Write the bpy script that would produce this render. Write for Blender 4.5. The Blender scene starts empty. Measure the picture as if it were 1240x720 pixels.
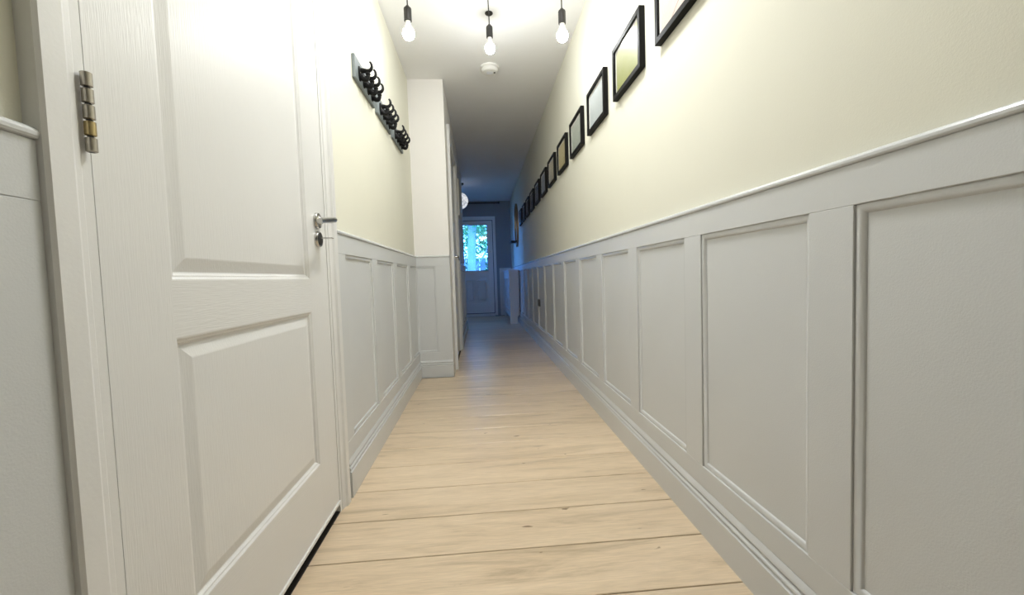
import bpy, bmesh, math, random
from mathutils import Vector, Matrix
random.seed(7)
S = bpy.context.scene
C = S.collection

# ------------------------------------------------------------------ camera
YAW, PITCH, ROLL, FPX, EYE = 0.0747, -0.0499, -0.0324, 500.73, 0.83
fw = Vector((math.sin(YAW)*math.cos(PITCH), math.cos(YAW)*math.cos(PITCH), math.sin(PITCH)))
rt = fw.cross(Vector((0, 0, 1))).normalized()
up = rt.cross(fw)
r2 = rt*math.cos(ROLL) + up*math.sin(ROLL)
u2 = -rt*math.sin(ROLL) + up*math.cos(ROLL)
cam_d = bpy.data.cameras.new('camera')
cam = bpy.data.objects.new('camera', cam_d)
C.objects.link(cam)
mw = Matrix((r2, u2, -fw)).transposed().to_4x4()
mw.translation = Vector((0, 0, EYE))
cam.matrix_world = mw
cam_d.sensor_width = 36.0
cam_d.lens = FPX/1240*36
cam_d.clip_start = 0.02
S.camera = cam

# ------------------------------------------------------------------ world, exposure
w = bpy.data.worlds.new('daylight')
S.world = w
w.use_nodes = True
w.node_tree.nodes['Background'].inputs[0].default_value = (0.09, 0.32, 1.0, 1)
w.node_tree.nodes['Background'].inputs[1].default_value = 11.0
S.view_settings.view_transform = 'Standard'
S.view_settings.look = 'None'
S.view_settings.gamma = 1.0
S.view_settings.use_curve_mapping = False
S.view_settings.exposure = 0.5
BULB_POWER = 125.0
BULB_COL = (0.98, 1.0, 1.0)
FILL_POWER = 62.0  # strength of the added ceiling fill lamp
GLOBE_POWER = 1.6

# ------------------------------------------------------------------ materials
def new_mat(name):
    m = bpy.data.materials.new(name)
    m.use_nodes = True
    return m, m.node_tree.nodes, m.node_tree.links, m.node_tree.nodes['Principled BSDF']

def paint(name, col, rough=0.5, bump=0.0, scale=300.0, stretch=(1, 1, 1), metal=0.0, var=0.03, dist=0.001, spec=0.5):
    m, N, L, B = new_mat(name)
    B.inputs['Roughness'].default_value = rough
    B.inputs['Metallic'].default_value = metal
    B.inputs['Specular IOR Level'].default_value = spec
    tc = N.new('ShaderNodeTexCoord')
    mp = N.new('ShaderNodeMapping')
    mp.inputs['Scale'].default_value = stretch
    L.new(tc.outputs['Object'], mp.inputs['Vector'])
    n1 = N.new('ShaderNodeTexNoise')
    n1.inputs['Scale'].default_value = 2.5
    n1.inputs['Detail'].default_value = 4
    L.new(tc.outputs['Object'], n1.inputs['Vector'])
    cr = N.new('ShaderNodeValToRGB')
    cr.color_ramp.elements[0].position = 0.3
    cr.color_ramp.elements[1].position = 0.7
    cr.color_ramp.elements[0].color = tuple(c*(1-var) for c in col) + (1,)
    cr.color_ramp.elements[1].color = tuple(min(1, c*(1+var)) for c in col) + (1,)
    L.new(n1.outputs['Fac'], cr.inputs['Fac'])
    L.new(cr.outputs['Color'], B.inputs['Base Color'])
    if bump:
        n2 = N.new('ShaderNodeTexNoise')
        n2.inputs['Scale'].default_value = scale
        n2.inputs['Detail'].default_value = 2
        L.new(mp.outputs['Vector'], n2.inputs['Vector'])
        bp = N.new('ShaderNodeBump')
        bp.inputs['Strength'].default_value = bump
        bp.inputs['Distance'].default_value = dist
        L.new(n2.outputs['Fac'], bp.inputs['Height'])
        L.new(bp.outputs['Normal'], B.inputs['Normal'])
    return m

M = {}
M['cream'] = paint('cream_wall_paint', (0.725, 0.708, 0.60), 0.75, 0.22, 330, var=0.015)
M['nib'] = paint('offwhite_wall_paint', (0.83, 0.805, 0.775), 0.7, 0.3, 220, var=0.012)
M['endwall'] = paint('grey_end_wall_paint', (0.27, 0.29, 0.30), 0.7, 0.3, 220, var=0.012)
M['ceiling'] = paint('ceiling_white_paint', (0.86, 0.855, 0.845), 0.85, 0.25, 90, var=0.015)
M['grey'] = paint('grey_panel_paint', (0.615, 0.625, 0.625), 0.42, 0.25, 340, var=0.02)
M['grey_trim'] = paint('grey_satin_trim_paint', (0.615, 0.625, 0.625), 0.24, 0.12, 200, var=0.015)
M['white'] = paint('white_gloss_paint', (0.755, 0.75, 0.735), 0.32, 0.2, 160, var=0.015)
M['door_v'] = paint('door_white_grain_upright', (0.755, 0.75, 0.735), 0.33, 0.55, 60, (7, 7, 0.35), var=0.012)
M['door_h'] = paint('door_white_grain_across', (0.755, 0.75, 0.735), 0.33, 0.55, 60, (7, 0.35, 7), var=0.012)
M['upvc'] = paint('white_plastic', (0.72, 0.73, 0.74), 0.35, var=0.01)
M['plastic'] = paint('alarm_plastic', (0.80, 0.79, 0.76), 0.45, var=0.01)
M['chrome'] = paint('brushed_chrome', (0.55, 0.54, 0.52), 0.22, 0.1, 200, metal=1.0)
M['steel'] = paint('worn_steel', (0.42, 0.39, 0.34), 0.35, 0.4, 120, metal=1.0, var=0.25)
M['brass'] = paint('aged_brass', (0.45, 0.36, 0.19), 0.38, 0.3, 120, metal=1.0, var=0.2)
M['black'] = paint('black_frame_lacquer', (0.006, 0.0055, 0.005), 0.5, 0.2, 150, spec=0.12)
M['iron'] = paint('black_cast_iron', (0.005, 0.005, 0.005), 0.5, 0.4, 250, spec=0.2)
M['rack'] = paint('blue_grey_board', (0.17, 0.195, 0.20), 0.5, 0.4, 120, (1, 0.2, 4), var=0.08)
M['cord'] = paint('black_cord', (0.02, 0.018, 0.016), 0.6)
M['holder'] = paint('black_holder', (0.022, 0.02, 0.018), 0.5)
M['dark'] = paint('dark_gap_shade', (0.012, 0.010, 0.008), 0.9, 0.3, 80)
M['subfloor'] = paint('brown_subfloor', (0.06, 0.045, 0.03), 0.9)
M['gold'] = paint('gold_mirror_frame', (0.30, 0.20, 0.10), 0.35, 0.3, 150, metal=0.8, var=0.15)
M['mount'] = paint('white_picture_mount', (0.78, 0.76, 0.70), 0.8)
M['bark'] = paint('pale_bark', (0.29, 0.33, 0.37), 0.9, 0.8, 14, (4, 4, 0.6), var=0.35, dist=0.02)
M['bark_dark'] = paint('dark_bark', (0.06, 0.055, 0.05), 0.9, 0.8, 14, (4, 4, 0.6), var=0.3, dist=0.02)
M['soil'] = paint('garden_ground', (0.10, 0.13, 0.07), 0.95, 0.8, 12, var=0.4, dist=0.02)
M['fence'] = paint('weathered_fence', (0.20, 0.21, 0.20), 0.85, 0.5, 20, (0.4, 4, 4), var=0.25)
M['slate'] = paint('charcoal_socket', (0.03, 0.03, 0.03), 0.4)

def leaf_mat(name, col):
    m, N, L, B = new_mat(name)
    oi = N.new('ShaderNodeTexCoord')
    n = N.new('ShaderNodeTexNoise'); n.inputs['Scale'].default_value = 7
    L.new(oi.outputs['Object'], n.inputs['Vector'])
    cr = N.new('ShaderNodeValToRGB')
    cr.color_ramp.elements[0].position = 0.35; cr.color_ramp.elements[1].position = 0.65
    cr.color_ramp.elements[0].color = tuple(c*0.45 for c in col) + (1,)
    cr.color_ramp.elements[1].color = tuple(min(1, c*1.5) for c in col) + (1,)
    L.new(n.outputs['Fac'], cr.inputs['Fac'])
    L.new(cr.outputs['Color'], B.inputs['Base Color'])
    B.inputs['Roughness'].default_value = 0.5
    tr = N.new('ShaderNodeBsdfTranslucent')
    L.new(cr.outputs['Color'], tr.inputs['Color'])
    mx = N.new('ShaderNodeMixShader'); mx.inputs[0].default_value = 0.35
    L.new(B.outputs[0], mx.inputs[1]); L.new(tr.outputs[0], mx.inputs[2])
    L.new(mx.outputs[0], N['Material Output'].inputs['Surface'])
    return m
M['leaf'] = leaf_mat('fresh_leaf', (0.15, 0.34, 0.12))
M['leaf_dark'] = leaf_mat('dark_leaf', (0.06, 0.14, 0.07))

def glass_mat(name, tint=(1, 1, 1), refl=1.0, rough=0.03):
    m, N, L, B = new_mat(name)
    t = N.new('ShaderNodeBsdfTransparent'); t.inputs[0].default_value = tint + (1,)
    g = N.new('ShaderNodeBsdfGlossy'); g.inputs['Roughness'].default_value = rough
    f = N.new('ShaderNodeFresnel'); f.inputs[0].default_value = 1.45
    mu = N.new('ShaderNodeMath'); mu.operation = 'MULTIPLY'; mu.inputs[1].default_value = refl
    L.new(f.outputs[0], mu.inputs[0])
    mx = N.new('ShaderNodeMixShader')
    L.new(mu.outputs[0], mx.inputs[0]); L.new(t.outputs[0], mx.inputs[1]); L.new(g.outputs[0], mx.inputs[2])
    L.new(mx.outputs[0], N['Material Output'].inputs['Surface'])
    return m
M['glass'] = glass_mat('clear_glass', (0.95, 0.97, 0.97))
M['picglass'] = glass_mat('picture_glass', (0.98, 0.98, 0.98), 0.16, 0.2)

def emit_mat(name, col, power):
    m, N, L, B = new_mat(name)
    B.inputs['Base Color'].default_value = (0.9, 0.9, 0.9, 1)
    B.inputs['Emission Color'].default_value = col + (1,)
    B.inputs['Emission Strength'].default_value = power
    return m
M['bulb'] = emit_mat('lit_bulb', BULB_COL, BULB_POWER)
M['fill_dome'] = emit_mat('lit_fill_opal', BULB_COL, FILL_POWER)

def lantern_mat():
    m, N, L, B = new_mat('crackled_white_shade')
    tc = N.new('ShaderNodeTexCoord')
    v = N.new('ShaderNodeTexVoronoi'); v.inputs['Scale'].default_value = 22
    L.new(tc.outputs['Object'], v.inputs['Vector'])
    cr = N.new('ShaderNodeValToRGB')
    cr.color_ramp.elements[0].color = (0.85, 0.85, 0.84, 1); cr.color_ramp.elements[1].color = (0.32, 0.33, 0.35, 1)
    cr.color_ramp.elements[1].position = 0.75
    L.new(v.outputs['Distance'], cr.inputs['Fac'])
    L.new(cr.outputs['Color'], B.inputs['Base Color'])
    L.new(cr.outputs['Color'], B.inputs['Emission Color'])
    B.inputs['Emission Strength'].default_value = 0.9
    bp = N.new('ShaderNodeBump'); bp.inputs['Strength'].default_value = 0.8; bp.inputs['Distance'].default_value = 0.01
    L.new(v.outputs['Distance'], bp.inputs['Height']); L.new(bp.outputs['Normal'], B.inputs['Normal'])
    return m
M['lantern'] = lantern_mat()

def mirror_mat():
    m, N, L, B = new_mat('mirror_silver')
    B.inputs['Base Color'].default_value = (0.8, 0.82, 0.82, 1)
    B.inputs['Metallic'].default_value = 1.0; B.inputs['Roughness'].default_value = 0.03
    return m
M['mirror'] = mirror_mat()

def wood_mat():
    m, N, L, B = new_mat('pale_oak_plank')
    tc = N.new('ShaderNodeTexCoord'); oi = N.new('ShaderNodeObjectInfo')
    ad = N.new('ShaderNodeVectorMath'); ad.operation = 'ADD'
    mu = N.new('ShaderNodeVectorMath'); mu.operation = 'SCALE'
    cb = N.new('ShaderNodeCombineXYZ')
    for i in range(3): L.new(oi.outputs['Random'], cb.inputs[i])
    L.new(cb.outputs[0], mu.inputs[0]); mu.inputs['Scale'].default_value = 37.0
    L.new(tc.outputs['Object'], ad.inputs[0]); L.new(mu.outputs[0], ad.inputs[1])
    def noise(scale, st, det=5, dis=0.0, rough=0.55):
        mp = N.new('ShaderNodeMapping'); mp.inputs['Scale'].default_value = st
        L.new(ad.outputs[0], mp.inputs['Vector'])
        n = N.new('ShaderNodeTexNoise'); n.inputs['Scale'].default_value = scale
        n.inputs['Detail'].default_value = det; n.inputs['Distortion'].default_value = dis
        n.inputs['Roughness'].default_value = rough
        L.new(mp.outputs[0], n.inputs['Vector'])
        return n
    a = noise(3.4, (0.45, 4.0, 1), 8, 0.9, 0.66)       # cathedral clouds
    b = noise(26.0, (0.5, 9, 1), 6, 0.5)               # fine fibres
    k = noise(14.0, (0.9, 1.8, 1), 2, 0.3)             # knots
    cr = N.new('ShaderNodeValToRGB'); e = cr.color_ramp.elements
    e[0].position = 0.27; e[0].color = (0.42, 0.32, 0.21, 1)
    e[1].position = 0.62; e[1].color = (0.72, 0.575, 0.41, 1)
    x = cr.color_ramp.elements.new(0.46); x.color = (0.655, 0.515, 0.355, 1)
    L.new(a.outputs['Fac'], cr.inputs['Fac'])
    c2 = N.new('ShaderNodeValToRGB'); e = c2.color_ramp.elements
    e[0].position = 0.36; e[0].color = (0.90, 0.90, 0.895, 1); e[1].position = 0.62; e[1].color = (1.03, 1.03, 1.03, 1)
    L.new(b.outputs['Fac'], c2.inputs['Fac'])
    c3 = N.new('ShaderNodeValToRGB'); e = c3.color_ramp.elements
    e[0].position = 0.22; e[0].color = (0.35, 0.30, 0.24, 1); e[1].position = 0.27; e[1].color = (1, 1, 1, 1)
    L.new(k.outputs['Fac'], c3.inputs['Fac'])
    def mult(p, q):
        mx = N.new('ShaderNodeMix'); mx.data_type = 'RGBA'; mx.blend_type = 'MULTIPLY'; mx.inputs[0].default_value = 1
        L.new(p, mx.inputs[6]); L.new(q, mx.inputs[7]); return mx.outputs[2]
    o = mult(mult(cr.outputs[0], c2.outputs[0]), c3.outputs[0])
    hv = N.new('ShaderNodeHueSaturation')
    mr = N.new('ShaderNodeMapRange'); mr.inputs[3].default_value = 0.92; mr.inputs[4].default_value = 1.08
    L.new(oi.outputs['Random'], mr.inputs[0]); L.new(mr.outputs[0], hv.inputs['Value']); L.new(o, hv.inputs['Color'])
    L.new(hv.outputs[0], B.inputs['Base Color'])
    B.inputs['Roughness'].default_value = 0.30
    bp = N.new('ShaderNodeBump'); bp.inputs['Strength'].default_value = 0.12; bp.inputs['Distance'].default_value = 0.001
    L.new(b.outputs['Fac'], bp.inputs['Height']); L.new(bp.outputs['Normal'], B.inputs['Normal'])
    return m
M['wood'] = wood_mat()

def print_mat(name, low, high, line=None):
    """flat printed picture: soft vertical colour change, mottling, one optional line; object Y across, Z up"""
    m, N, L, B = new_mat(name)
    tc = N.new('ShaderNodeTexCoord'); sp = N.new('ShaderNodeSeparateXYZ')
    L.new(tc.outputs['Object'], sp.inputs[0])
    mr = N.new('ShaderNodeMapRange'); mr.inputs[1].default_value = -0.1; mr.inputs[2].default_value = 0.1
    L.new(sp.outputs['Z'], mr.inputs[0])
    n = N.new('ShaderNodeTexNoise'); n.inputs['Scale'].default_value = 14; n.inputs['Detail'].default_value = 5
    n.inputs['Distortion'].default_value = 0.8
    L.new(tc.outputs['Object'], n.inputs['Vector'])
    mm = N.new('ShaderNodeMath'); mm.operation = 'MULTIPLY_ADD'; mm.inputs[1].default_value = 0.9; mm.inputs[2].default_value = -0.45
    L.new(n.outputs['Fac'], mm.inputs[0])
    aa = N.new('ShaderNodeMath'); aa.operation = 'ADD'; aa.use_clamp = True
    L.new(mm.outputs[0], aa.inputs[0]); L.new(mr.outputs[0], aa.inputs[1])
    cr = N.new('ShaderNodeValToRGB')
    cr.color_ramp.elements[0].color = low + (1,); cr.color_ramp.elements[1].color = high + (1,)
    L.new(aa.outputs[0], cr.inputs['Fac'])
    out = cr.outputs['Color']
    if line:
        k, off, wd, col = line
        q = N.new('ShaderNodeMath'); q.operation = 'MULTIPLY_ADD'; q.inputs[1].default_value = k; q.inputs[2].default_value = off
        L.new(sp.outputs['Y'], q.inputs[0])
        d = N.new('ShaderNodeMath'); d.operation = 'SUBTRACT'
        L.new(sp.outputs['Z'], d.inputs[0]); L.new(q.outputs[0], d.inputs[1])
        ab = N.new('ShaderNodeMath'); ab.operation = 'ABSOLUTE'; L.new(d.outputs[0], ab.inputs[0])
        lt = N.new('ShaderNodeMath'); lt.operation = 'LESS_THAN'; lt.inputs[1].default_value = wd
        L.new(ab.outputs[0], lt.inputs[0])
        mx = N.new('ShaderNodeMix'); mx.data_type = 'RGBA'
        L.new(lt.outputs[0], mx.inputs[0]); L.new(out, mx.inputs[6]); mx.inputs[7].default_value = col + (1,)
        out = mx.outputs[2]
    L.new(out, B.inputs['Base Color'])
    B.inputs['Roughness'].default_value = 0.6
    return m

# ------------------------------------------------------------------ mesh helpers
def mesh_obj(name, bm, mat, parent=None, loc=(0, 0, 0), smooth=False, rel=True):
    """links one mesh object; loc is in world axes, made relative to the (unrotated) parent"""
    bmesh.ops.recalc_face_normals(bm, faces=bm.faces)
    me = bpy.data.meshes.new(name)
    bm.to_mesh(me); bm.free()
    me.materials.append(M[mat] if isinstance(mat, str) else mat)
    if smooth:
        me.shade_smooth()
        try: me.set_sharp_from_angle(angle=math.radians(40))
        except Exception: pass
    return link(name, me, parent, loc)

def world_loc(o):
    v = Vector(o.location)
    while o.parent:
        o = o.parent; v += Vector(o.location)
    return v

def link(name, me, parent=None, loc=(0, 0, 0)):
    o = bpy.data.objects.new(name, me)
    C.objects.link(o)
    v = Vector(loc)
    if parent:
        o.parent = parent; v = v - world_loc(parent)
    o.location = v
    return o

def tag(o, label, cat, group=None, kind=None):
    o['label'] = label
    if cat: o['category'] = cat
    if group: o['group'] = group
    if kind: o['kind'] = kind
    return o

def thing(name, label, cat, loc=(0, 0, 0), group=None, kind=None):
    o = bpy.data.objects.new(name, None)
    C.objects.link(o); o.location = loc; o.empty_display_size = 0.05
    return tag(o, label, cat, group, kind)

def add_box(bm, x0, x1, y0, y1, z0, z1, bevel=0.0, seg=1):
    vs = [bm.verts.new((x, y, z)) for x in (x0, x1) for y in (y0, y1) for z in (z0, z1)]
    fs = [(0, 1, 3, 2), (4, 6, 7, 5), (0, 4, 5, 1), (2, 3, 7, 6), (0, 2, 6, 4), (1, 5, 7, 3)]
    fl = [bm.faces.new([vs[i] for i in f]) for f in fs]
    if bevel:
        es = list({e for f in fl for e in f.edges})
        bmesh.ops.bevel(bm, geom=es, offset=bevel, segments=seg, affect='EDGES', profile=0.5)

def box(name, x0, x1, y0, y1, z0, z1, mat, parent=None, bevel=0.0, seg=1):
    """box in world coordinates, its origin at its centre"""
    cx, cy, cz = (x0+x1)/2, (y0+y1)/2, (z0+z1)/2
    bm = bmesh.new()
    add_box(bm, x0-cx, x1-cx, y0-cy, y1-cy, z0-cz, z1-cz, bevel, seg)
    return mesh_obj(name, bm, mat, parent, (cx, cy, cz))

def boxes(name, lst, mat, parent=None, bevel=0.0):
    bm = bmesh.new()
    for b in lst: add_box(bm, *b, bevel)
    return mesh_obj(name, bm, mat, parent)

def lathe(bm, prof, seg=20, axis='Z', org=(0, 0, 0), sgn=1):
    """prof: (radius, height) pairs about an axis"""
    rings = []
    for r, h in prof:
        ring = []
        for i in range(seg):
            a = 2*math.pi*i/seg
            p, q = r*math.cos(a), r*math.sin(a)
            h2 = h*sgn
            v = {'Z': (p, q, h2), 'X': (h2, p, q), 'Y': (p, h2, q)}[axis]
            ring.append(bm.verts.new((v[0]+org[0], v[1]+org[1], v[2]+org[2])))
        rings.append(ring)
    for a, b in zip(rings, rings[1:]):
        for i in range(seg):
            bm.faces.new((a[i], a[(i+1) % seg], b[(i+1) % seg], b[i]))
    if prof[0][0] > 1e-5: bm.faces.new(rings[0])
    if prof[-1][0] > 1e-5: bm.faces.new(rings[-1])
    bmesh.ops.remove_doubles(bm, verts=bm.verts, dist=1e-6)

def tube(bm, pts, rad, seg=8):
    pts = [Vector(p) for p in pts]
    n = len(pts)
    rads = rad if isinstance(rad, (list, tuple)) else [rad]*n
    t0 = (pts[1]-pts[0]).normalized()
    ref = Vector((0, 0, 1)) if abs(t0.z) < 0.9 else Vector((1, 0, 0))
    nrm = (ref - t0*ref.dot(t0)).normalized()
    rings = []
    for i, p in enumerate(pts):
        t = (pts[min(i+1, n-1)] - pts[max(i-1, 0)]).normalized()
        nrm = (nrm - t*nrm.dot(t)).normalized()
        bn = t.cross(nrm)
        rings.append([bm.verts.new(p + (nrm*math.cos(2*math.pi*k/seg) + bn*math.sin(2*math.pi*k/seg))*rads[i]) for k in range(seg)])
    for a, b in zip(rings, rings[1:]):
        for k in range(seg):
            bm.faces.new((a[k], a[(k+1) % seg], b[(k+1) % seg], b[k]))
    bm.faces.new(rings[0]); bm.faces.new(rings[-1])

def smooth_path(ctrl, n=6):
    P = [Vector(p) for p in ctrl]
    out = []
    for i in range(len(P)-1):
        p0, p1, p2, p3 = P[max(i-1, 0)], P[i], P[i+1], P[min(i+2, len(P)-1)]
        for k in range(n):
            t = k/n
            out.append(0.5*((2*p1) + (p2-p0)*t + (2*p0-5*p1+4*p2-p3)*t*t + (3*p1-p0-3*p2+p3)*t**3))
    out.append(P[-1])
    return out

# a face = (kind, plane): a runs along the wall, z is up, wd stands out from the wall
def pt(face, a, z, wd):
    k, p = face
    if k == 'R': return (p-wd, a, z)      # right wall, faces -X
    if k == 'L': return (p+wd, a, z)      # left wall, faces +X
    return (a, p-wd, z)                   # faces -Y, towards the hall

def fbox(name, face, a0, a1, z0, z1, w0, w1, mat, parent=None, bevel=0.0):
    p, q = pt(face, a0, z0, w0), pt(face, a1, z1, w1)
    lo = [min(i, j) for i, j in zip(p, q)]; hi = [max(i, j) for i, j in zip(p, q)]
    return box(name, lo[0], hi[0], lo[1], hi[1], lo[2], hi[2], mat, parent, bevel)

def frame_sweep(name, face, a0, a1, z0, z1, prof, mat, parent=None, cap=False, close=False, smooth=False):
    """rectangular mitred frame: prof = (inset, stand-out) pairs from the outer edge inwards"""
    ca, cz = (a0+a1)/2, (z0+z1)/2
    o = Vector(pt(face, ca, cz, 0))
    bm = bmesh.new(); loops = []
    for u, wd in prof:
        loops.append([bm.verts.new(Vector(pt(face, a, z, wd))-o) for a, z in
                      ((a0+u, z0+u), (a1-u, z0+u), (a1-u, z1-u), (a0+u, z1-u))])
    for p, q in zip(loops, loops[1:]):
        for i in range(4):
            bm.faces.new((p[i], p[(i+1) % 4], q[(i+1) % 4], q[i]))
    if cap: bm.faces.new(loops[-1])
    if close:
        p, q = loops[-1], loops[0]
        for i in range(4): bm.faces.new((p[i], p[(i+1) % 4], q[(i+1) % 4], q[i]))
    return mesh_obj(name, bm, mat, parent, tuple(o), smooth)

def extrude_run(name, face, a0, a1, prof, mat, parent=None, m0=0.0, m1=0.0):
    """straight moulding: prof = closed (stand-out, z) outline; m0/m1 mitre the ends (+1 longer / -1 shorter at the front)"""
    bm = bmesh.new()
    ca = (a0+a1)/2
    o = Vector(pt(face, ca, 0, 0))
    A = [bm.verts.new(Vector(pt(face, a0-m0*wd, z, wd))-o) for wd, z in prof]
    B = [bm.verts.new(Vector(pt(face, a1+m1*wd, z, wd))-o) for wd, z in prof]
    n = len(prof)
    for i in range(n):
        bm.faces.new((A[i], A[(i+1) % n], B[(i+1) % n], B[i]))
    bm.faces.new(A); bm.faces.new(B)
    return mesh_obj(name, bm, mat, parent, tuple(o))

def upright_run(name, face, a_list, z0, z1, mat, parent=None, mitre=0.0):
    """upright moulding (architrave leg): a_list = closed (a, stand-out) outline"""
    bm = bmesh.new()
    ca = sum(a for a, _ in a_list)/len(a_list)
    o = Vector(pt(face, ca, z0, 0))
    A = [bm.verts.new(Vector(pt(face, a, z0, wd))-o) for a, wd in a_list]
    B = [bm.verts.new(Vector(pt(face, a, z1, wd))-o) for a, wd in a_list]
    n = len(a_list)
    for i in range(n):
        bm.faces.new((A[i], A[(i+1) % n], B[(i+1) % n], B[i]))
    bm.faces.new(A); bm.faces.new(B)
    return mesh_obj(name, bm, mat, parent, tuple(o))

def struct(o, label, cat):
    return tag(o, label, cat, kind='structure')

# ------------------------------------------------------------------ dimensions
XR, XL, XN = 0.692, -0.543, -0.253       # right wall, left wall, far-left wall
YN, YB, YF = 3.53, 9.03, -2.6            # nib face, back wall, wall behind camera
YE = 6.85                                # where the far-left wall ends and the hall widens
ZT = 2.476
XO = -1.75                               # outer left wall
RAIL_Z, CAP_Z, SK_Z, PB_Z = 0.940, 1.030, 0.145, 0.213
D0, D1, DZ = 0.615, 1.515, 2.09          # opening of the near door
E0, E1, EZ = 3.86, 4.83, 2.12            # opening of the far-left door
B0, B1, BZ = -0.57, 0.36, 2.15           # opening of the garden door

# ------------------------------------------------------------------ shell
ceil = struct(box('ceiling', XO-0.1, XR+0.1, YF-0.1, YB+0.1, ZT, ZT+0.1, 'ceiling'), 'plain white painted ceiling over the hallway', 'ceiling')
floor = struct(box('floor', XO-0.1, XR+0.1, YF-0.1, YB+0.1, -0.12, -0.012, 'subfloor'), 'pale oak plank floor laid across the hallway', 'floor')
wall_right = struct(box('wall_right', XR, XR+0.1, YF, YB+0.1, -0.012, ZT, 'cream'), 'long cream wall with grey panelled lower half and picture row', 'wall')
wall_left = struct(boxes('wall_left', [(XL-0.1, XL, YF, D0, -0.012, ZT), (XL-0.1, XL, D0, D1, DZ, ZT), (XL-0.1, XL, D1, YN, -0.012, ZT)], 'cream'),
                   'cream wall with white door and coat racks above grey panelling', 'wall')
wall_nib = struct(box('wall_nib', XL-0.1, XN, YN, YN+0.14, -0.012, ZT, 'nib'), 'off-white wall return jutting out after the coat racks', 'wall')
wall_far = struct(boxes('wall_left_far', [(XN-0.1, XN, YN+0.14, E0, -0.012, ZT), (XN-0.1, XN, E0, E1, EZ, ZT), (XN-0.1, XN, E1, YE, -0.012, ZT)], 'nib'),
                  'off-white wall beyond the return with a second white door', 'wall')
wall_part = struct(box('wall_partition', XO, XN-0.1, YE-0.1, YE, -0.012, ZT, 'nib'), 'partition wall where the hall widens by the garden door', 'wall')
W0, W1, WZ0, WZ1 = 6.97, 7.67, 0.95, 2.0  # opening of the added side window
wall_outer = struct(boxes('wall_outer', [(XO-0.1, XO, YF, W0, -0.012, ZT), (XO-0.1, XO, W1, YB, -0.012, ZT), (XO-0.1, XO, W0, W1, -0.012, WZ0), (XO-0.1, XO, W0, W1, WZ1, ZT)], 'nib'),
                    'outer side wall of the house with the added window', 'wall')
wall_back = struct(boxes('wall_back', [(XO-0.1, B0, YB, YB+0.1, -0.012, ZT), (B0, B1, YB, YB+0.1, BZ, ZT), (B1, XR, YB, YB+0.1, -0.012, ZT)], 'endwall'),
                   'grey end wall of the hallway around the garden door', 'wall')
wall_front = struct(box('wall_front', XO, XR, YF-0.1, YF, -0.012, ZT, 'endwall'), 'unseen grey wall closing the front of the hallway, dark to cut bounce light', 'wall')  # out of view; darkened and set back to cut bounce light

# floor planks, laid across the hall
PW = 0.2066
plank_cache = {}
def plank(y, x0, x1):
    key = (round(x0, 3), round(x1, 3))
    if key not in plank_cache:
        bm = bmesh.new(); h = (PW-0.0034)/2; l = (x1-x0)/2
        add_box(bm, -l, l, -h, h, -0.012, 0.0)
        es = [e for e in bm.edges if all(v.co.z > -0.001 for v in e.verts)]
        bmesh.ops.bevel(bm, geom=es, offset=0.0014, segments=1, affect='EDGES')
        bmesh.ops.recalc_face_normals(bm, faces=bm.faces)
        me = bpy.data.meshes.new('plank'); bm.to_mesh(me); bm.free(); me.materials.append(M['wood'])
        plank_cache[key] = me
    link('plank', plank_cache[key], floor, ((x0+x1)/2, y, 0.0))
k = -20
while True:
    y = 1.2214 + PW*(k+0.5)
    if y+PW/2 > YB+0.005: break
    k += 1
    if y-PW/2 < YF: continue
    if y-PW/2 > YE: plank(y, XO+0.002, XR-0.002)
    elif y+PW/2 < YN-0.0: plank(y, XL+0.002, XR-0.002)
    else: plank(y, XN+0.002, XR-0.002)

# ------------------------------------------------------------------ panelling
MOULD = [(0, 0.0080), (0.0015, 0.0086), (0.0050, 0.0094), (0.0090, 0.0088), (0.0128, 0.0068), (0.0156, 0.0042), (0.0170, 0.0015)]
SKIRT = [(0, 0), (0.025, 0), (0.025, 0.098), (0.0245, 0.0995), (0.0190, 0.1010), (0.0182, 0.1040), (0.0205, 0.1060), (0.0222, 0.1095), (0.0212, 0.1140), (0.0175, 0.1175),
         (0.0145, 0.1185), (0.0145, 0.1215), (0.0185, 0.1235), (0.0195, 0.1270), (0.0180, 0.1330), (0.0155, 0.1390), (0.0136, 0.1430), (0.0130, SK_Z), (0, SK_Z)]
CAPP = [(0, 1.014), (0.013, 1.014), (0.0165, 1.0150), (0.0180, 1.0180), (0.0180, 1.0225), (0.0160, 1.0262), (0.0120, 1.0290), (0.006, CAP_Z), (0, CAP_Z)]
tr_n = [0]
def panelling(wall, face, a0, a1, stiles, side, label, m0=0, m1=0, cap=True, moulded=True):
    """stiles: list of (start, end); bays lie between them"""
    fbox('rail', face, a0, a1, RAIL_Z, 1.014, 0, 0.013, 'grey', wall, 0.0012)
    fbox('rail', face, a0, a1, SK_Z, PB_Z, 0, 0.013, 'grey', wall, 0.0012)
    for s0, s1 in stiles:
        fbox('stile', face, s0, s1, PB_Z, RAIL_Z, 0, 0.013, 'grey', wall, 0.0012)
    edges = [a0] + [v for s in stiles for v in s] + [a1]
    for p, q in zip(edges[0::2], edges[1::2]):
        if q-p < 0.02: continue
        fbox('panel', face, p, q, PB_Z, RAIL_Z, 0, 0.0015, 'grey', wall)
        if moulded:
            frame_sweep('moulding', face, p, q, PB_Z, RAIL_Z, MOULD, 'grey_trim', wall, smooth=True)
    if cap:
        tr_n[0] += 1
        struct(extrude_run('trim_%d' % tr_n[0], face, a0, a1, CAPP, 'grey_trim', None, m0, m1), 'grey dado cap moulding on ' + label, 'trim')
    struct(extrude_run('baseboard_' + side, face, a0, a1, SKIRT, 'grey_trim', None, m0, m1), 'grey moulded skirting board along ' + label, 'baseboard')

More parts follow.
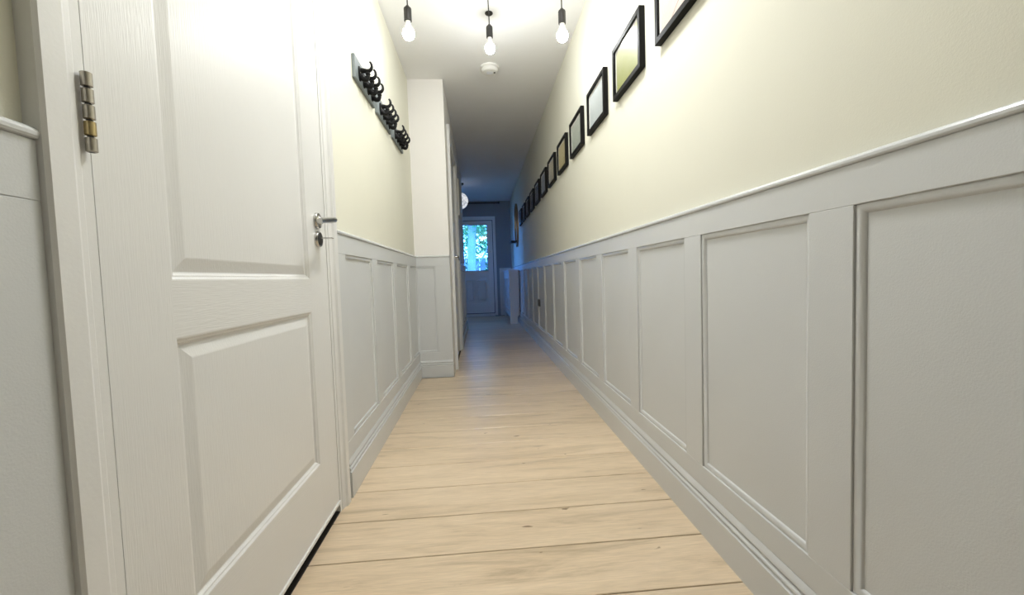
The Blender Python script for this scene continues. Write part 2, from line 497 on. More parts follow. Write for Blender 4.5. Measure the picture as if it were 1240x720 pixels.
FR, FL, FN, FA = ('R', XR), ('L', XL), ('B', YN), ('L', XN)
FBK = ('B', YB)
st = []
a = 0.707 - 0.5245*6
while a < YB-0.15:
    if a > YF+0.05: st.append((a, a+0.103))
    a += 0.5245
panelling(wall_right, FR, YF, YB, st, 'right', 'the long picture wall')
panelling(wall_left, FL, 1.597, YN, [(1.597, 1.690), (2.098, 2.198), (2.604, 2.706), (3.112, 3.212)], 'left', 'the coat rack wall', 0, -1)
panelling(wall_left, FL, YF, 0.552, [(YF, YF+0.09), (-2.02, -1.92), (-1.51, -1.41), (-1.00, -0.90), (-0.49, -0.39), (0.03, 0.13), (0.44, 0.552)], 'left_front', 'the short wall beside the hinged door edge')
panelling(wall_nib, FN, XL, XN, [(-0.372, XN)], 'nib', 'the wall return', -1, 0)
panelling(wall_far, FA, E1+0.09, YE, [(E1+0.09, 5.02), (5.44, 5.54), (5.96, 6.06), (6.48, 6.58)], 'left_far', 'the wall past the second door')
panelling(wall_back, FBK, B1+0.06, XR, [(B1+0.06, B1+0.09)], 'back', 'the wall beside the garden door', 0, -1)

# ------------------------------------------------------------------ near door
def architrave(wall_face, o0, o1, ztop, wdt, parent, mat='white', thick=0.024, plane_off=0.0):
    """legs and head of a moulded door surround, outside opening o0..o1"""
    def prof(sgn, inner):
        t = thick
        return [(inner, plane_off), (inner, 0.010), (inner-sgn*0.004, 0.013), (inner-sgn*0.012, 0.0135), (inner-sgn*0.020, 0.017), (inner-sgn*0.026, t),
                (inner-sgn*(wdt-0.004), t), (inner-sgn*wdt, t-0.004), (inner-sgn*wdt, plane_off)]
    upright_run('architrave', wall_face, prof(1, o0), 0.0, ztop+wdt, mat, parent)
    upright_run('architrave', wall_face, prof(-1, o1), 0.0, ztop+wdt, mat, parent)
    extrude_run('architrave', wall_face, o0, o1, [(plane_off, ztop), (0.010, ztop), (0.0135, ztop+0.012), (0.017, ztop+0.02), (thick, ztop+0.026), (thick, ztop+wdt), (plane_off, ztop+wdt)], mat, parent)

def lever_set(parent, face, a, z, deadlock, toward):
    """round-rose lever handle with a lever running along the wall, plus a lock rose below"""
    h = thing_part('handle', parent, pt(face, a, z, 0))
    o = Vector(pt(face, a, z, 0))
    sg = 1 if face[0] == 'L' else -1
    bm = bmesh.new()
    lathe(bm, [(0.0265, 0), (0.0265, 0.006), (0.0245, 0.0095), (0.0150, 0.0115), (0.0115, 0.0145), (0.0105, 0.020)], 24, 'X', (0, 0, 0), sg)
    mesh_obj('rose', bm, 'chrome', h, tuple(o), True)
    bm = bmesh.new()
    pth = smooth_path([(sg*0.018, 0, 0), (sg*0.048, 0, 0), (sg*0.060, toward*0.007, 0), (sg*0.064, toward*0.022, -0.001), (sg*0.064, toward*0.08, -0.010), (sg*0.064, toward*0.145, -0.021)], 5)
    tube(bm, pth, 0.0088, 12)
    mesh_obj('lever', bm, 'chrome', h, tuple(o), True)
    k2 = thing_part('lock', parent, pt(face, a, z-0.061, 0))
    o2 = Vector(pt(face, a, z-0.061, 0))
    bm = bmesh.new()
    lathe(bm, [(0.0265, 0), (0.0265, 0.006), (0.0245, 0.0095), (0.0215, 0.0100)], 24, 'X', (0, 0, 0), sg)
    mesh_obj('rose', bm, 'chrome', k2, tuple(o2), True)
    bm = bmesh.new()
    lathe(bm, [(0.0205, 0.0098), (0.0205, 0.0112), (0.0, 0.0112)], 20, 'X', (0, 0, 0), sg)
    mesh_obj('lock_face', bm, 'slate', k2, tuple(o2), True)
    if deadlock:
        bm = bmesh.new()
        x0, x1 = sorted((sg*0.011, sg*0.050))
        add_box(bm, x0, x1, -0.010, 0.010, -0.0016, 0.0016, 0.0008)
        mesh_obj('thumb_turn', bm, 'chrome', k2, tuple(o2+Vector((0, 0, 0.003))))

def thing_part(name, parent, loc):
    o = bpy.data.objects.new(name, None); C.objects.link(o)
    o.empty_display_size = 0.02
    o.parent = parent; o.location = Vector(loc)-world_loc(parent)
    return o

DF = -0.535                                   # face of the door leaf
LF = ('L', DF)
d1 = thing('door_1', 'white two-panel door with chrome lever beside the coat racks', 'door', (DF-0.02, 1.06, 0), kind='structure')
Y0, Y1, Z0, Z1 = 0.629, 1.499, 0.040, 2.072
PA0, PA1 = 0.762, 1.350
LP0, LP1, UP0, UP1 = 0.246, 0.742, 0.842, 1.945
fbox('stile', LF, Y0, PA0, Z0, Z1, -0.044, 0, 'door_v', d1)
fbox('stile', LF, PA1, Y1, Z0, Z1, -0.044, 0, 'door_v', d1)
fbox('rail', LF, PA0, PA1, Z0, LP0, -0.044, 0, 'door_h', d1)
fbox('rail', LF, PA0, PA1, LP1, UP0, -0.044, 0, 'door_h', d1)
fbox('rail', LF, PA0, PA1, UP1, Z1, -0.044, 0, 'door_h', d1)
DP = [(0, -0.03), (0, 0), (0.003, -0.0006), (0.007, -0.004), (0.010, -0.0045), (0.014, -0.0095), (0.0165, -0.0100), (0.040, -0.0035), (0.043, -0.0030), (0.046, -0.0030)]
frame_sweep('panel', LF, PA0, PA1, LP0, LP1, DP, 'door_v', d1, cap=True)
frame_sweep('panel', LF, PA0, PA1, UP0, UP1, DP, 'door_v', d1, cap=True)
fbox('bottom_strip', LF, Y0, Y1, Z0-0.004, Z0+0.008, -0.02, 0.005, 'white', d1, 0.002)
lever_set(d1, LF, 1.426, 1.036, True, -1)
def hinge(parent, x, y, z):
    h = thing_part('hinge', parent, (x, y, z))
    for i in range(5):
        bm = bmesh.new()
        lathe(bm, [(0.0050, 0.0012), (0.0066, 0.0022), (0.0066, 0.0198), (0.0050, 0.0208)], 14, 'Z')
        mesh_obj('knuckle', bm, 'brass' if i == 1 else 'steel', h, (x, y, z-0.055+0.022*i), True)
    bm = bmesh.new(); tube(bm, [(0, 0, -0.054), (0, 0, 0.054)], 0.0035, 8); mesh_obj('pin', bm, 'slate', h, (x, y, z))
    box('leaf', x-0.014, x-0.0105, y-0.011, y+0.0145, z-0.055, z+0.055, 'steel', h)
for z in (0.25, 1.073, 1.86): hinge(d1, DF+0.0095, 0.6195, z)
# lining and surround of the near door
fr1 = thing('trim_20', 'white moulded surround of the two-panel door', 'door frame', (XL, 1.06, 0), kind='structure')
box('jamb', XL-0.1, DF+0.001, D0-0.004, 0.6265, 0.0, DZ, 'white', fr1)
box('jamb', XL-0.1, DF+0.001, 1.5015, D1+0.004, 0.0, DZ, 'white', fr1)
box('head', XL-0.1, DF+0.001, 0.6265, 1.5015, 2.075, DZ+0.004, 'white', fr1)
architrave(FL, D0-0.004, D1+0.004, DZ, 0.060, fr1)
# threshold strip, near-black to paint in the shade under the near door
struct(box('trim_21', XL-0.1, DF-0.001, 0.6265, 1.5015, -0.012, 0.004, 'dark'), 'near-black strip painting in the shade of the gap under the two-panel door', 'threshold')

# ------------------------------------------------------------------ far-left door
GF = ('L', XN-0.012)
d2 = thing('door_2', 'white panelled door with chrome lever on the wall past the return', 'door', (XN-0.03, 4.35, 0), kind='structure')
y0, y1, z1 = E0+0.014, E1-0.014, EZ-0.012
q0, q1 = y0+0.13, y1-0.13
fbox('stile', GF, y0, q0, 0.012, z1, -0.044, 0, 'door_v', d2)
fbox('stile', GF, q1, y1, 0.012, z1, -0.044, 0, 'door_v', d2)
for a, b in ((0.012, LP0), (LP1, UP0), (UP1, z1)): fbox('rail', GF, q0, q1, a, b, -0.044, 0, 'door_h', d2)
frame_sweep('panel', GF, q0, q1, LP0, LP1, DP, 'door_v', d2, cap=True)
frame_sweep('panel', GF, q0, q1, UP0, UP1, DP, 'door_v', d2, cap=True)
lever_set(d2, GF, y0+0.075, 1.034, False, 1)
for z in (0.88, 0.735):
    bm = bmesh.new()
    lathe(bm, [(0.024, 0), (0.024, 0.012), (0.018, 0.018), (0.0, 0.018)], 16, 'X', (0, 0, 0), 1)
    mesh_obj('lock_cylinder', bm, 'chrome', d2, pt(GF, y0+0.06, z, 0), True)
fr2 = thing('trim_22', 'white moulded surround of the door past the return', 'door frame', (XN, 4.35, 0), kind='structure')
box('jamb', XN-0.1, XN-0.002, E0, y0-0.002, 0, EZ, 'white', fr2)
box('jamb', XN-0.1, XN-0.002, y1+0.002, E1, 0, EZ, 'white', fr2)
box('head', XN-0.1, XN-0.002, y0-0.002, y1+0.002, z1+0.002, EZ, 'white', fr2)
architrave(FA, E0, E1, EZ, 0.085, fr2)

# ------------------------------------------------------------------ garden door
GD = ('B', YB+0.03)
d3 = thing('door_3', 'white half-glazed garden door at the end of the hall', 'door', (-0.105, YB+0.05, 0), kind='structure')
gx0, gx1, gz0, gz1 = -0.51, 0.30, 0.05, 2.07
def gbar(n, a0, a1, z0, z1_, w0=-0.05, w1=0.0): return fbox(n, GD, a0, a1, z0, z1_, w0, w1, 'upvc', d3, 0.003)
gbar('stile', gx0, -0.40, gz0, gz1); gbar('stile', 0.19, gx1, gz0, gz1)
gbar('rail', -0.40, 0.19, gz0, 0.27); gbar('rail', -0.40, 0.19, 0.86, 0.975); gbar('rail', -0.40, 0.19, 1.985, gz1)
frame_sweep('glazing_bead', GD, -0.40, 0.19, 0.975, 1.985, [(0, -0.01), (0, -0.003), (0.012, -0.012), (0.012, -0.02)], 'upvc', d3)
fbox('pane', GD, -0.395, 0.185, 0.98, 1.98, -0.028, -0.022, 'glass', d3)
fbox('panel', GD, -0.40, 0.19, 0.27, 0.86, -0.045, -0.030, 'upvc', d3)
for a0, a1 in ((-0.345, -0.135), (-0.075, 0.135)):
    frame_sweep('raised_panel', GD, a0, a1, 0.315, 0.785, [(0, -0.030), (0.006, -0.012), (0.018, -0.026), (0.024, -0.026), (0.045, -0.008)], 'upvc', d3, cap=True)
frame_sweep('gasket', GD, gx0-0.003, gx1+0.003, gz0-0.004, gz1+0.003, [(0, 0), (0, 0.004), (0.012, 0.004), (0.012, 0)], 'slate', d3)
frame_sweep('gasket', GD, -0.392, 0.182, 0.983, 1.977, [(0, -0.012), (0, -0.006), (0.008, -0.006), (0.008, -0.012)], 'slate', d3)
for z in (0.22, 1.10, 1.95):
    h = fbox('hinge', GD, gx1-0.004, gx1+0.028, z-0.06, z+0.06, 0, 0.016, 'iron', d3, 0.003)
ct = thing_part('door_latch', d3, (0.235, YB+0.03, 1.40))
for dx in (-0.03, 0.03): fbox('latch_block', GD, 0.235+dx-0.018, 0.235+dx+0.018, 1.378, 1.418, 0, 0.022, 'plastic', ct, 0.003)
fbox('latch_bar', GD, 0.205, 0.265, 1.392, 1.404, 0.003, 0.014, 'chrome', ct)
hd = thing_part('handle', d3, (-0.455, YB+0.03, 1.06))
fbox('back_plate', GD, -0.472, -0.438, 0.95, 1.17, 0, 0.008, 'chrome', hd, 0.003)
bm = bmesh.new(); tube(bm, smooth_path([(0, 0, 0), (0, -0.045, 0), (0.015, -0.055, 0), (0.11, -0.055, 0)], 4), 0.009, 8)
mesh_obj('lever', bm, 'chrome', hd, (-0.455, YB+0.022, 1.06), True)
fr3 = thing('trim_23', 'white frame around the garden door', 'door frame', (-0.105, YB, 0), kind='structure')
box('jamb', B0, gx0-0.003, YB-0.012, YB+0.1, 0, BZ, 'upvc', fr3, 0.003)
box('jamb', gx1+0.003, B1, YB-0.012, YB+0.1, 0, BZ, 'upvc', fr3, 0.003)
box('head', gx0-0.003, gx1+0.003, YB-0.012, YB+0.1, gz1+0.003, BZ, 'upvc', fr3, 0.003)
box('sill', gx0-0.003, gx1+0.003, YB-0.012, YB+0.1, -0.012, gz0-0.004, 'upvc', fr3, 0.003)
# added side window, out of view, brings blue daylight into the widened end
wn = thing('added_window_1', 'added unseen white framed side window lighting the end of the hall', 'window', (XO, 7.32, WZ0), kind='structure')
for b in ((W0, W0+0.06, WZ0, WZ1), (W1-0.06, W1, WZ0, WZ1), (W0+0.06, W1-0.06, WZ0, WZ0+0.06), (W0+0.06, W1-0.06, WZ1-0.06, WZ1), (7.30, 7.34, WZ0+0.06, WZ1-0.06)):
    box('window_frame', XO-0.08, XO-0.02, b[0], b[1], b[2], b[3], 'upvc', wn, 0.003)
for p, q in ((W0+0.06, 7.30), (7.34, W1-0.06)): box('pane', XO-0.053, XO-0.047, p, q, WZ0+0.06, WZ1-0.06, 'glass', wn)
box('window_sill', XO-0.1, XO+0.06, W0-0.04, W1+0.04, WZ0-0.03, WZ0, 'upvc', wn, 0.004)

# ------------------------------------------------------------------ pendant lamp with five bulbs on swagged cords
RC = (0.088, 2.225)
lamp = thing('spider_pendant_lamp', 'black spider pendant lamp with bare lit bulbs on cords from ceiling discs', 'pendant lamp', (RC[0], RC[1], ZT))
bm = bmesh.new(); lathe(bm, [(0.062, 0), (0.062, -0.016), (0.054, -0.026), (0.0, -0.028)], 24)
mesh_obj('ceiling_rose', bm, 'holder', lamp, (RC[0], RC[1], ZT), True)
dome_prof = [(0.0, -0.107), (0.010, -0.106), (0.020, -0.101), (0.0275, -0.092), (0.0305, -0.080), (0.0302, -0.072), (0.0285, -0.062), (0.0, -0.061)]
neck_prof = [(0.0283, -0.0605), (0.0265, -0.055), (0.0205, -0.042), (0.0155, -0.030), (0.0138, -0.018), (0.0135, -0.012)]
hold_prof = [(0.004, 0.0145), (0.008, 0.012), (0.011, 0.006), (0.0185, 0.0), (0.0205, -0.005), (0.0205, -0.066), (0.0190, -0.068), (0.0135, -0.068)]
arms = [(0.112, 2.663, 2.393), (-0.334, 2.300, 2.270), (0.495, 2.300, 2.268)]
for ax, ay, ztop in arms:
    dsk = None
    bm = bmesh.new()
    lathe(bm, [(0.024, 0), (0.025, -0.003), (0.022, -0.007), (0.009, -0.011), (0.006, -0.018), (0.0, -0.019)], 20)
    dsk = mesh_obj('cord_disc', bm, 'cord', lamp, (ax, ay, ZT), True)
    d = Vector((ax-RC[0], ay-RC[1], 0)); L_ = d.length; d /= L_
    bm = bmesh.new()
    pts = []
    for i in range(13):
        t = i/12; s = 0.05*(1-t)
        pts.append((RC[0]+d.x*(0.03+(L_-0.03)*t)-ax, RC[1]+d.y*(0.03+(L_-0.03)*t)-ay, -0.022+0.006*t-0.11*t*(1-t)))
    pts += [(0, 0, -0.030), (0, 0, -0.045), (0, 0, ztop+0.014-ZT)]
    tube(bm, pts, 0.0034, 7)
    mesh_obj('cord', bm, 'cord', lamp, (ax, ay, ZT), True)
    bm = bmesh.new(); lathe(bm, hold_prof, 18)
    ho = mesh_obj('lamp_holder', bm, 'holder', lamp, (ax, ay, ztop), True)
    bm = bmesh.new(); lathe(bm, dome_prof, 14)
    bo = mesh_obj('bulb', bm, 'bulb', ho, (ax, ay, ztop-0.056), True)
    bm = bmesh.new(); lathe(bm, neck_prof, 14)
    mesh_obj('bulb_neck', bm, 'plastic', bo, (ax, ay, ztop-0.056), True)

# added fill lamp on the ceiling, out of view, evens out the near light
fl = thing('added_fill_lamp', 'added unseen round opal fill lamp between the white door and the spider lamp', 'ceiling lamp', (0.17, 1.36, ZT))
bm = bmesh.new(); lathe(bm, [(0.175, 0), (0.175, -0.022), (0.168, -0.026), (0.0, -0.026)], 36)
mesh_obj('base', bm, 'plastic', fl, (0.17, 1.36, ZT), True)
bm = bmesh.new(); lathe(bm, [(0.160, -0.0262), (0.157, -0.040), (0.140, -0.060), (0.105, -0.078), (0.055, -0.088), (0.0, -0.090)], 36)
mesh_obj('shade', bm, 'fill_dome', fl, (0.17, 1.36, ZT), True)

# smoke alarm
sa = thing('smoke_alarm', 'round white smoke alarm on the ceiling behind the lamp', 'smoke alarm', (0.131, 3.33, ZT))
bm = bmesh.new(); lathe(bm, [(0.075, 0), (0.075, -0.012), (0.072, -0.014), (0.0, -0.014)], 32)
mesh_obj('base', bm, 'plastic', sa, (0.131, 3.33, ZT), True)
bm = bmesh.new(); lathe(bm, [(0.062, -0.014), (0.065, -0.018), (0.064, -0.034), (0.056, -0.042), (0.030, -0.044), (0.028, -0.042), (0.0, -0.042)], 32)
mesh_obj('cover', bm, 'plastic', sa, (0.131, 3.33, ZT), True)
bm = bmesh.new()
for i in range(6): add_box(bm, -0.024, 0.024, -0.020+0.007*i, -0.017+0.007*i, -0.046, -0.0415)
mesh_obj('vent', bm, 'upvc', sa, (0.131, 3.33, ZT))
bm = bmesh.new(); lathe(bm, [(0.008, 0), (0.008, -0.003), (0, -0.003)], 12)
mesh_obj('test_button', bm, 'slate', sa, (0.168, 3.325, ZT-0.0432), True)

# ------------------------------------------------------------------ pictures
fw_, fh_ = 0.338, 0.238
prints = [
    (((0.66, 0.53, 0.47), (0.74, 0.64, 0.58), (-0.55, -0.055, 0.0022, (0.25, 0.12, 0.10))), 'black framed pale pink print with a thin red line, beside the olive green print'),
    (((0.30, 0.32, 0.07), (0.46, 0.46, 0.22), None), 'black framed olive green print between the pink and the pale grey prints'),
    (((0.50, 0.54, 0.54), (0.62, 0.66, 0.66), None), 'black framed pale grey print next to the olive green print'),
    (((0.36, 0.40, 0.34), (0.52, 0.55, 0.48), None), 'black framed sage grey print, fourth in the picture row'),
    (((0.46, 0.39, 0.19), (0.64, 0.56, 0.34), None), 'black framed ochre print, fifth in the picture row'),
    (((0.50, 0.46, 0.34), (0.66, 0.62, 0.48), None), 'black framed taupe print, sixth in the picture row'),
    (((0.26, 0.28, 0.32), (0.42, 0.44, 0.48), None), 'black framed slate print, seventh in the picture row'),
] + [(((0.04, 0.04, 0.05), (0.10, 0.10, 0.11), None), 'black framed dark print, ' + n) for n in
       ('right beside the slate print', 'second after the slate print', 'third after the slate print', 'second before the oval mirror', 'closest to the oval mirror')]
dark_print = None
for i, (pr, lab) in enumerate(prints):
    yf = 1.512 + 0.4818*i
    y0, y1, z0, z1 = yf-fw_, yf, 1.655, 1.655+fh_
    pic = thing('picture_frame', lab, 'picture', (XR, (y0+y1)/2, z0), 'black framed pictures in a row on the cream wall')
    frame_sweep('frame', FR, y0, y1, z0, z1, [(0, 0.001), (0, 0.0240), (0.001, 0.025), (0.0205, 0.025), (0.0215, 0.024), (0.0215, 0.010)], 'black', pic, close=True)
    frame_sweep('mount', FR, y0+0.0215, y1-0.0215, z0+0.0215, z1-0.0215, [(0, 0.0), (0, 0.0155), (0.011, 0.0155), (0.0122, 0.0145)], 'mount', pic)
    if i < 7: pm = print_mat('print_%d' % i, *pr)
    else:
        if dark_print is None: dark_print = print_mat('print_dark', *pr)
        pm = dark_print
    u = 0.0215+0.0122
    fbox('print', FR, y0+u, y1-u, z0+u, z1-u, 0.001, 0.0145, pm, pic)
    fbox('glass', FR, y0+0.0216, y1-0.0216, z0+0.0216, z1-0.0216, 0.0185, 0.020, 'picglass', pic)

# ------------------------------------------------------------------ coat racks
rack_labels = ['blue-grey coat rack with black hooks, the one closest to the white door',
               'blue-grey coat rack with black hooks, between the other two racks',
               'blue-grey coat rack with black hooks, the one next to the wall return']
def hook_parts():
    out = {}
    bm = bmesh.new()
    ol = []
    for i in range(24):
        t = 2*math.pi*i/24; c, s = math.cos(t), math.sin(t)
        ol.append((0.0185*math.copysign(abs(c)**0.75, c)*(1-0.18*max(0, -s)), 0.034*math.copysign(abs(s)**0.8, s)))
    A = [bm.verts.new((0, p, q)) for p, q in ol]; B = [bm.verts.new((0.0055, p*0.95, q*0.97)) for p, q in ol]; D = [bm.verts.new((0.008, p*0.75, q*0.85)) for p, q in ol]
    for R0, R1 in ((A, B), (B, D)):
        for i in range(24): bm.faces.new((R0[i], R0[(i+1) % 24], R1[(i+1) % 24], R1[i]))
    bm.faces.new(A); bm.faces.new(D)
    out['hook_plate'] = (bm, 'iron', (0, 0, 0))
    bm = bmesh.new()   # long upper arm that curls up and back at the tip
    p = smooth_path([(0.002, 0, 0.012), (0.020, 0, 0.014), (0.036, 0, 0.012), (0.050, 0, 0.016), (0.058, 0, 0.028), (0.057, 0, 0.044), (0.050, 0, 0.055)], 5)
    n = len(p); tube(bm, p, [0.0135-0.0088*(i/(n-1))**0.8 for i in range(n)], 10)
    out['upper_prong'] = (bm, 'iron', (0, 0, 0))
    bm = bmesh.new()   # short lower arm with a knob
    p = smooth_path([(0.004, 0, -0.010), (0.018, 0, -0.024), (0.031, 0, -0.026), (0.039, 0, -0.014), (0.040, 0, -0.004)], 5)
    n = len(p); tube(bm, p, [0.0130-0.0045*(i/(n-1)) for i in range(n)], 10)
    lathe(bm, [(0.0, -0.008), (0.009, -0.005), (0.0120, 0.002), (0.009, 0.009), (0.0, 0.012)], 10, 'Z', (0.040, 0, -0.004))
    out['lower_prong'] = (bm, 'iron', (0, 0, 0))
    bm = bmesh.new(); lathe(bm, [(0.0055, 0), (0.005, 0.002), (0.002, 0.0035), (0, 0.0036)], 10, 'X', (0.0075, -0.006, 0.0005))
    out['screw'] = (bm, 'chrome', (0, 0, 0))
    return out
hook_mesh = None
for i in range(3):
    ya = 1.957 + 0.4045*i
    rk = thing('coat_rack', rack_labels[i], 'coat rack', (XL, ya+0.175, 1.752), 'coat racks on the cream wall')
    fbox('board', FL, ya, ya+0.352, 1.752, 1.858, 0.0, 0.015, 'rack', rk, 0.0025)
    for j in range(4):
        hy = ya + 0.066 + 0.0735*j
        base = (XL+0.015, hy, 1.797)
        if hook_mesh is None:
            hook_mesh = {}
            pl = None
            for nm, (bm, mt, lc) in hook_parts().items():
                o = mesh_obj(nm, bm, mt, rk if nm == 'hook_plate' else pl, base, True)
                if nm == 'hook_plate': pl = o
                hook_mesh[nm] = o.data
        else:
            pl = link('hook_plate', hook_mesh['hook_plate'], rk, base)
            for nm in ('upper_prong', 'lower_prong', 'screw'): link(nm, hook_mesh[nm], pl, base)

# ------------------------------------------------------------------ wall socket in the panelling
so = thing('wall_socket', 'dark double wall socket low on the grey panelling', 'socket', (XR, 4.87, 0.47))
fbox('plate', FR, 4.797, 4.943, 0.470, 0.556, 0.0015, 0.014, 'slate', so, 0.003)
for dy in (-0.036, 0.036):
    fbox('rocker_switch', FR, 4.87+dy-0.008, 4.87+dy+0.008, 0.527, 0.545, 0.014, 0.017, 'chrome', so, 0.001)

# ------------------------------------------------------------------ white canvas past the second door
cv = thing('wall_canvas', 'narrow white canvas hung past the second door', 'canvas', (XN, 5.25, 1.60))
fbox('canvas', FA, 5.11, 5.38, 1.60, 2.04, 0.004, 0.030, 'mount', cv, 0.002)
fbox('stretcher', FA, 5.125, 5.365, 1.615, 2.025, 0.0, 0.004, 'bark_dark', cv)

# ------------------------------------------------------------------ globe pendant
GX, GY, GZ, GR = -0.305, 7.30, 2.175, 0.142
gl = thing('globe_pendant', 'round crackled white globe pendant by the garden door', 'pendant lamp', (GX, GY, ZT))
bm = bmesh.new(); lathe(bm, [(0.045, 0), (0.045, -0.02), (0.03, -0.035), (0.0, -0.036)], 20)
mesh_obj('ceiling_rose', bm, 'slate', gl, (GX+0.03, GY, ZT), True)
bm = bmesh.new(); tube(bm, [(0.03, 0, -0.03), (0.02, 0, -0.08), (0, 0, -0.17)], 0.003, 8)
mesh_obj('cord', bm, 'cord', gl, (GX, GY, ZT))
bm = bmesh.new()
prof = [(max(0.0, GR*math.sin(math.pi*i/18)), GR*math.cos(math.pi*i/18)) for i in range(19)]
prof[0] = (0.0, GR); prof[-1] = (0.0, -GR)
lathe(bm, prof, 28)
mesh_obj('shade', bm, 'lantern', gl, (GX, GY, GZ), True)

# ------------------------------------------------------------------ mirror with a small shelf
mr = thing('oval_mirror', 'tall oval mirror with dark gold frame at the end of the picture row', 'mirror', (XR, 7.42, 1.36))
bm = bmesh.new()
cy, cz, ry, rz = 7.42, 1.745, 0.25, 0.385
N_ = 40; loops = []
for u, wd in ((0, 0.0), (0, 0.028), (0.006, 0.036), (0.030, 0.036), (0.036, 0.030), (0.036, 0.006)):
    loops.append([bm.verts.new((-wd, (ry-u)*math.cos(2*math.pi*i/N_), (rz-u)*math.sin(2*math.pi*i/N_))) for i in range(N_)])
for p, q in zip(loops, loops[1:]+loops[:1]):
    for i in range(N_): bm.faces.new((p[i], p[(i+1) % N_], q[(i+1) % N_], q[i]))
mesh_obj('frame', bm, 'gold', mr, (XR, cy, cz), True)
bm = bmesh.new()
f1 = [bm.verts.new((-0.012, (ry-0.034)*math.cos(2*math.pi*i/N_), (rz-0.034)*math.sin(2*math.pi*i/N_))) for i in range(N_)]
f0 = [bm.verts.new((-0.004, v.co.y, v.co.z)) for v in f1]
bm.faces.new(f1); bm.faces.new(f0)
for i in range(N_): bm.faces.new((f0[i], f0[(i+1) % N_], f1[(i+1) % N_], f1[i]))
mesh_obj('mirror_glass', bm, 'mirror', mr, (XR, cy, cz))
box('shelf', XR-0.135, XR-0.030, cy-0.17, cy+0.17, 1.440, 1.462, 'iron', mr, 0.004)

# ------------------------------------------------------------------ radiator cover
rc = thing('radiator_cover', 'painted radiator cover with slatted front at the end of the panelled wall', 'radiator cover', (0.58, 8.0, 0))
rx0, rx1, ry0, ry1, rzt = 0.497, XR-0.026, 7.22, 8.86, 0.935
def end_panel(y):
    bm = bmesh.new()
    ol = [(rx0+0.004, 0.0), (rx1-0.035, 0.0), (rx1-0.035, 0.11), (rx1-0.028, 0.135), (rx1-0.012, 0.15), (rx1, 0.152), (rx1, rzt), (rx0+0.004, rzt)]
    A = [bm.verts.new((p-0.58, -0.009, q)) for p, q in ol]; B = [bm.verts.new((p-0.58, 0.009, q)) for p, q in ol]
    for i in range(len(ol)): bm.faces.new((A[i], A[(i+1) % len(ol)], B[(i+1) % len(ol)], B[i]))
    bm.faces.new(A); bm.faces.new(B)
    mesh_obj('end_panel', bm, 'grey', rc, (0.58, y, 0))
end_panel(ry0+0.009); end_panel(ry1-0.009)
box('top', rx0-0.012, rx1, ry0-0.010, ry1+0.010, rzt, rzt+0.022, 'grey', rc, 0.004)
ff = [(ry0+0.018, ry0+0.10, 0.12, rzt), (ry1-0.10, ry1-0.018, 0.12, rzt), (ry0+0.10, ry1-0.10, 0.80, rzt), (ry0+0.10, ry1-0.10, 0.12, 0.22), (8.0, 8.08, 0.22, 0.80)]
for a0, a1, b0, b1 in ff: box('front_rail', rx0+0.004, rx0+0.022, a0, a1, b0, b1, 'grey', rc)
box('front_foot', rx0+0.004, rx0+0.022, ry0+0.018, ry0+0.085, 0.0, 0.12, 'grey', rc)
box('front_foot', rx0+0.004, rx0+0.022, ry1-0.085, ry1-0.018, 0.0, 0.12, 'grey', rc)
y = ry0+0.125
while y < ry1-0.12:
    if not (7.97 < y < 8.10): box('slat', rx0+0.009, rx0+0.017, y, y+0.022, 0.22, 0.80, 'grey', rc)
    y += 0.042
box('radiator', rx0+0.06, rx1-0.03, ry0+0.12, ry1-0.12, 0.16, 0.76, 'upvc', rc, 0.01)

# ------------------------------------------------------------------ curtain rail over the garden door
cr = thing('curtain_rail', 'thin dark curtain rail above the garden door', 'curtain rail', (-0.1, YB, 2.42))
bm = bmesh.new(); tube(bm, [(-0.62, 0, 0), (0.55, 0, 0)], 0.012, 10); mesh_obj('pole', bm, 'slate', cr, (-0.1, YB-0.07, 2.425), True)
for dx in (-0.62, 0.55):
    bm = bmesh.new(); lathe(bm, [(0.0, -0.024), (0.016, -0.018), (0.024, 0), (0.016, 0.018), (0.0, 0.024)], 12); mesh_obj('finial', bm, 'slate', cr, (-0.1+dx, YB-0.07, 2.425), True)
for dx in (-0.5, 0.45): box('bracket', -0.1+dx-0.008, -0.1+dx+0.008, YB-0.075, YB, 2.405, 2.42, 'slate', cr)

# ------------------------------------------------------------------ garden behind the glass
struct(boxes('ground', [(-16, 9, YB+0.1, 26, -0.20, -0.12), (-16, XO-0.1, -4, YB+0.1, -0.20, -0.12)], 'soil'), 'garden ground beyond the glazed door', 'ground')
def leaf_cloud(bm, cen, rad, n, size):
    for _ in range(n):
        while True:
            p = Vector((random.uniform(-1, 1), random.uniform(-1, 1), random.uniform(-1, 1)))
            if 0.15 < p.length < 1: break
        p = Vector((p.x*rad[0], p.y*rad[1], p.z*rad[2])) + Vector(cen)
        u = Vector((random.gauss(0, 1), random.gauss(0, 1), random.gauss(0, 1))).normalized()
        v = u.orthogonal().normalized(); v.rotate(Matrix.Rotation(random.uniform(0, 6.28), 3, u))
        s = size*random.uniform(0.6, 1.3); q = u.cross(v)
        bm.faces.new([bm.verts.new(p+v*s), bm.verts.new(p+q*s*0.4), bm.verts.new(p-v*s), bm.verts.new(p-q*s*0.4)])
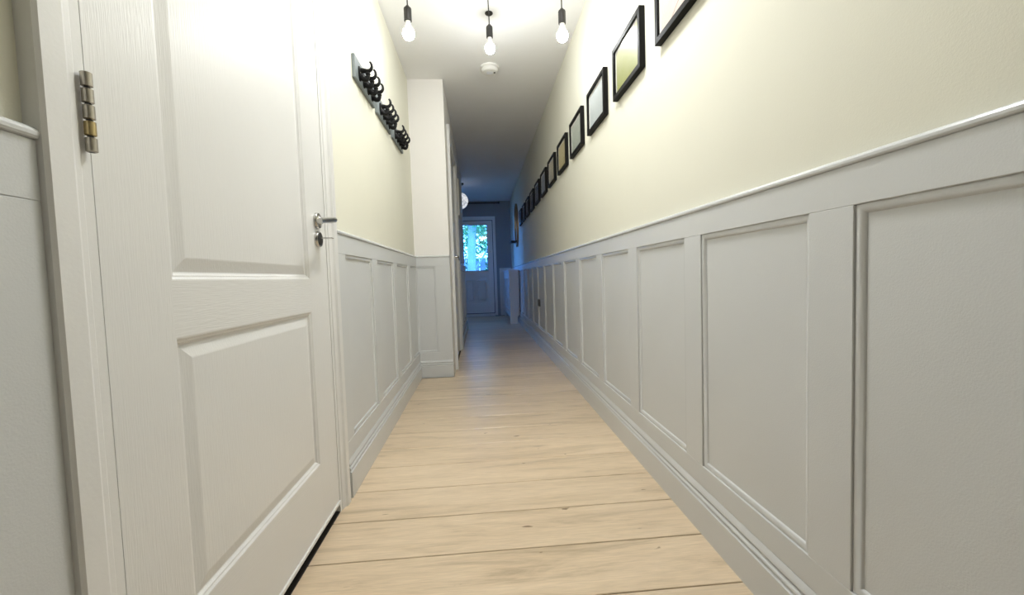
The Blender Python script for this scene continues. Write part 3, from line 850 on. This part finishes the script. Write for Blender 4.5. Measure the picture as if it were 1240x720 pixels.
def tree(name, label, cat, base, trunk, rads, clouds, bark, leaf, branches=()):
    t = thing(name, label, cat, base)
    bm = bmesh.new(); tube(bm, smooth_path(trunk, 6), rads[0], 12) if not isinstance(rads, (list, tuple)) else None
    P = smooth_path(trunk, 6); n = len(P)
    bm.free(); bm = bmesh.new(); tube(bm, P, [rads[0]+(rads[1]-rads[0])*i/(n-1) for i in range(n)], 14)
    mesh_obj('trunk', bm, bark, t, base, True)
    for b, r in branches:
        bm = bmesh.new(); P = smooth_path(b, 5); n = len(P); tube(bm, P, [r*(1-0.7*i/(n-1)) for i in range(n)], 8)
        mesh_obj('branch', bm, bark, t, base, True)
    bm = bmesh.new()
    for cen, rad, cnt, size in clouds: leaf_cloud(bm, cen, rad, cnt, size)
    me = bpy.data.meshes.new('foliage'); bm.to_mesh(me); bm.free(); me.materials.append(M[leaf])
    link('foliage', me, t, base)
    return t
tree('birch_tree', 'pale thick-trunked tree close behind the garden door', 'tree', (-0.26, 11.3, -0.12),
     [(0.0, 0, 0), (0.02, 0, 0.8), (0.05, 0.02, 1.6), (0.10, 0.05, 2.6), (0.16, 0.1, 4.2)], (0.125, 0.095),
     [((0.45, 0.2, 2.55), (0.9, 0.7, 0.55), 1300, 0.06), ((-0.2, 0.3, 3.4), (1.2, 1.0, 0.8), 900, 0.07), ((0.62, -0.1, 2.15), (0.25, 0.3, 0.4), 160, 0.05), ((-0.42, 0.5, 1.9), (0.25, 0.4, 0.7), 330, 0.055)],
     'bark', 'leaf', [([(0.02, 0, 1.1), (0.25, -0.05, 1.35), (0.5, -0.1, 1.75), (0.75, -0.1, 2.1)], 0.035), ([(0.02, 0, 1.2), (-0.2, 0, 1.4), (-0.5, 0.1, 1.9)], 0.035)])
tree('garden_tree', 'dark leafy tree further back in the garden', 'tree', (0.55, 13.6, -0.12),
     [(0, 0, 0), (0.03, 0, 1.2), (-0.05, 0, 2.4), (0.05, 0, 4)], (0.09, 0.05),
     [((0, 0, 2.7), (1.6, 1.0, 1.1), 2600, 0.08), ((-0.6, 0.1, 2.0), (0.7, 0.6, 0.5), 350, 0.07)], 'bark_dark', 'leaf',
     [([(0.0, 0, 1.4), (-0.4, 0, 1.9), (-0.9, 0, 2.1)], 0.04), ([(0.0, 0, 1.7), (0.4, 0, 2.3), (0.9, 0, 2.6)], 0.04)])
for lab, base, cl in (('low dark shrub behind the pale trunk', (-1.0, 12.6, -0.12), [((0.1, 0, 0.9), (0.7, 0.5, 0.95), 1300, 0.065)]),
                      ('tall dark shrub to one side of the pale trunk', (0.75, 12.3, -0.12), [((-0.1, 0, 0.9), (0.55, 0.5, 0.95), 900, 0.06)])):
    tree('garden_shrub', lab, 'shrub', base, [(0, 0, 0), (0.02, 0, 0.4), (0, 0, 0.9)], (0.03, 0.01), cl, 'bark_dark', 'leaf_dark', ())
fe = thing('garden_fence', 'weathered board fence at the bottom of the garden', 'fence', (0, 15.5, -0.12))
for i in range(28): box('fence_board', -3.5+0.25*i, -3.5+0.25*i+0.235, 15.5, 15.52, -0.12, 1.55+0.02*random.random(), 'fence', fe)
for z in (0.2, 1.2): box('fence_rail', -3.5, 3.5, 15.52, 15.57, z, z+0.08, 'fence', fe)
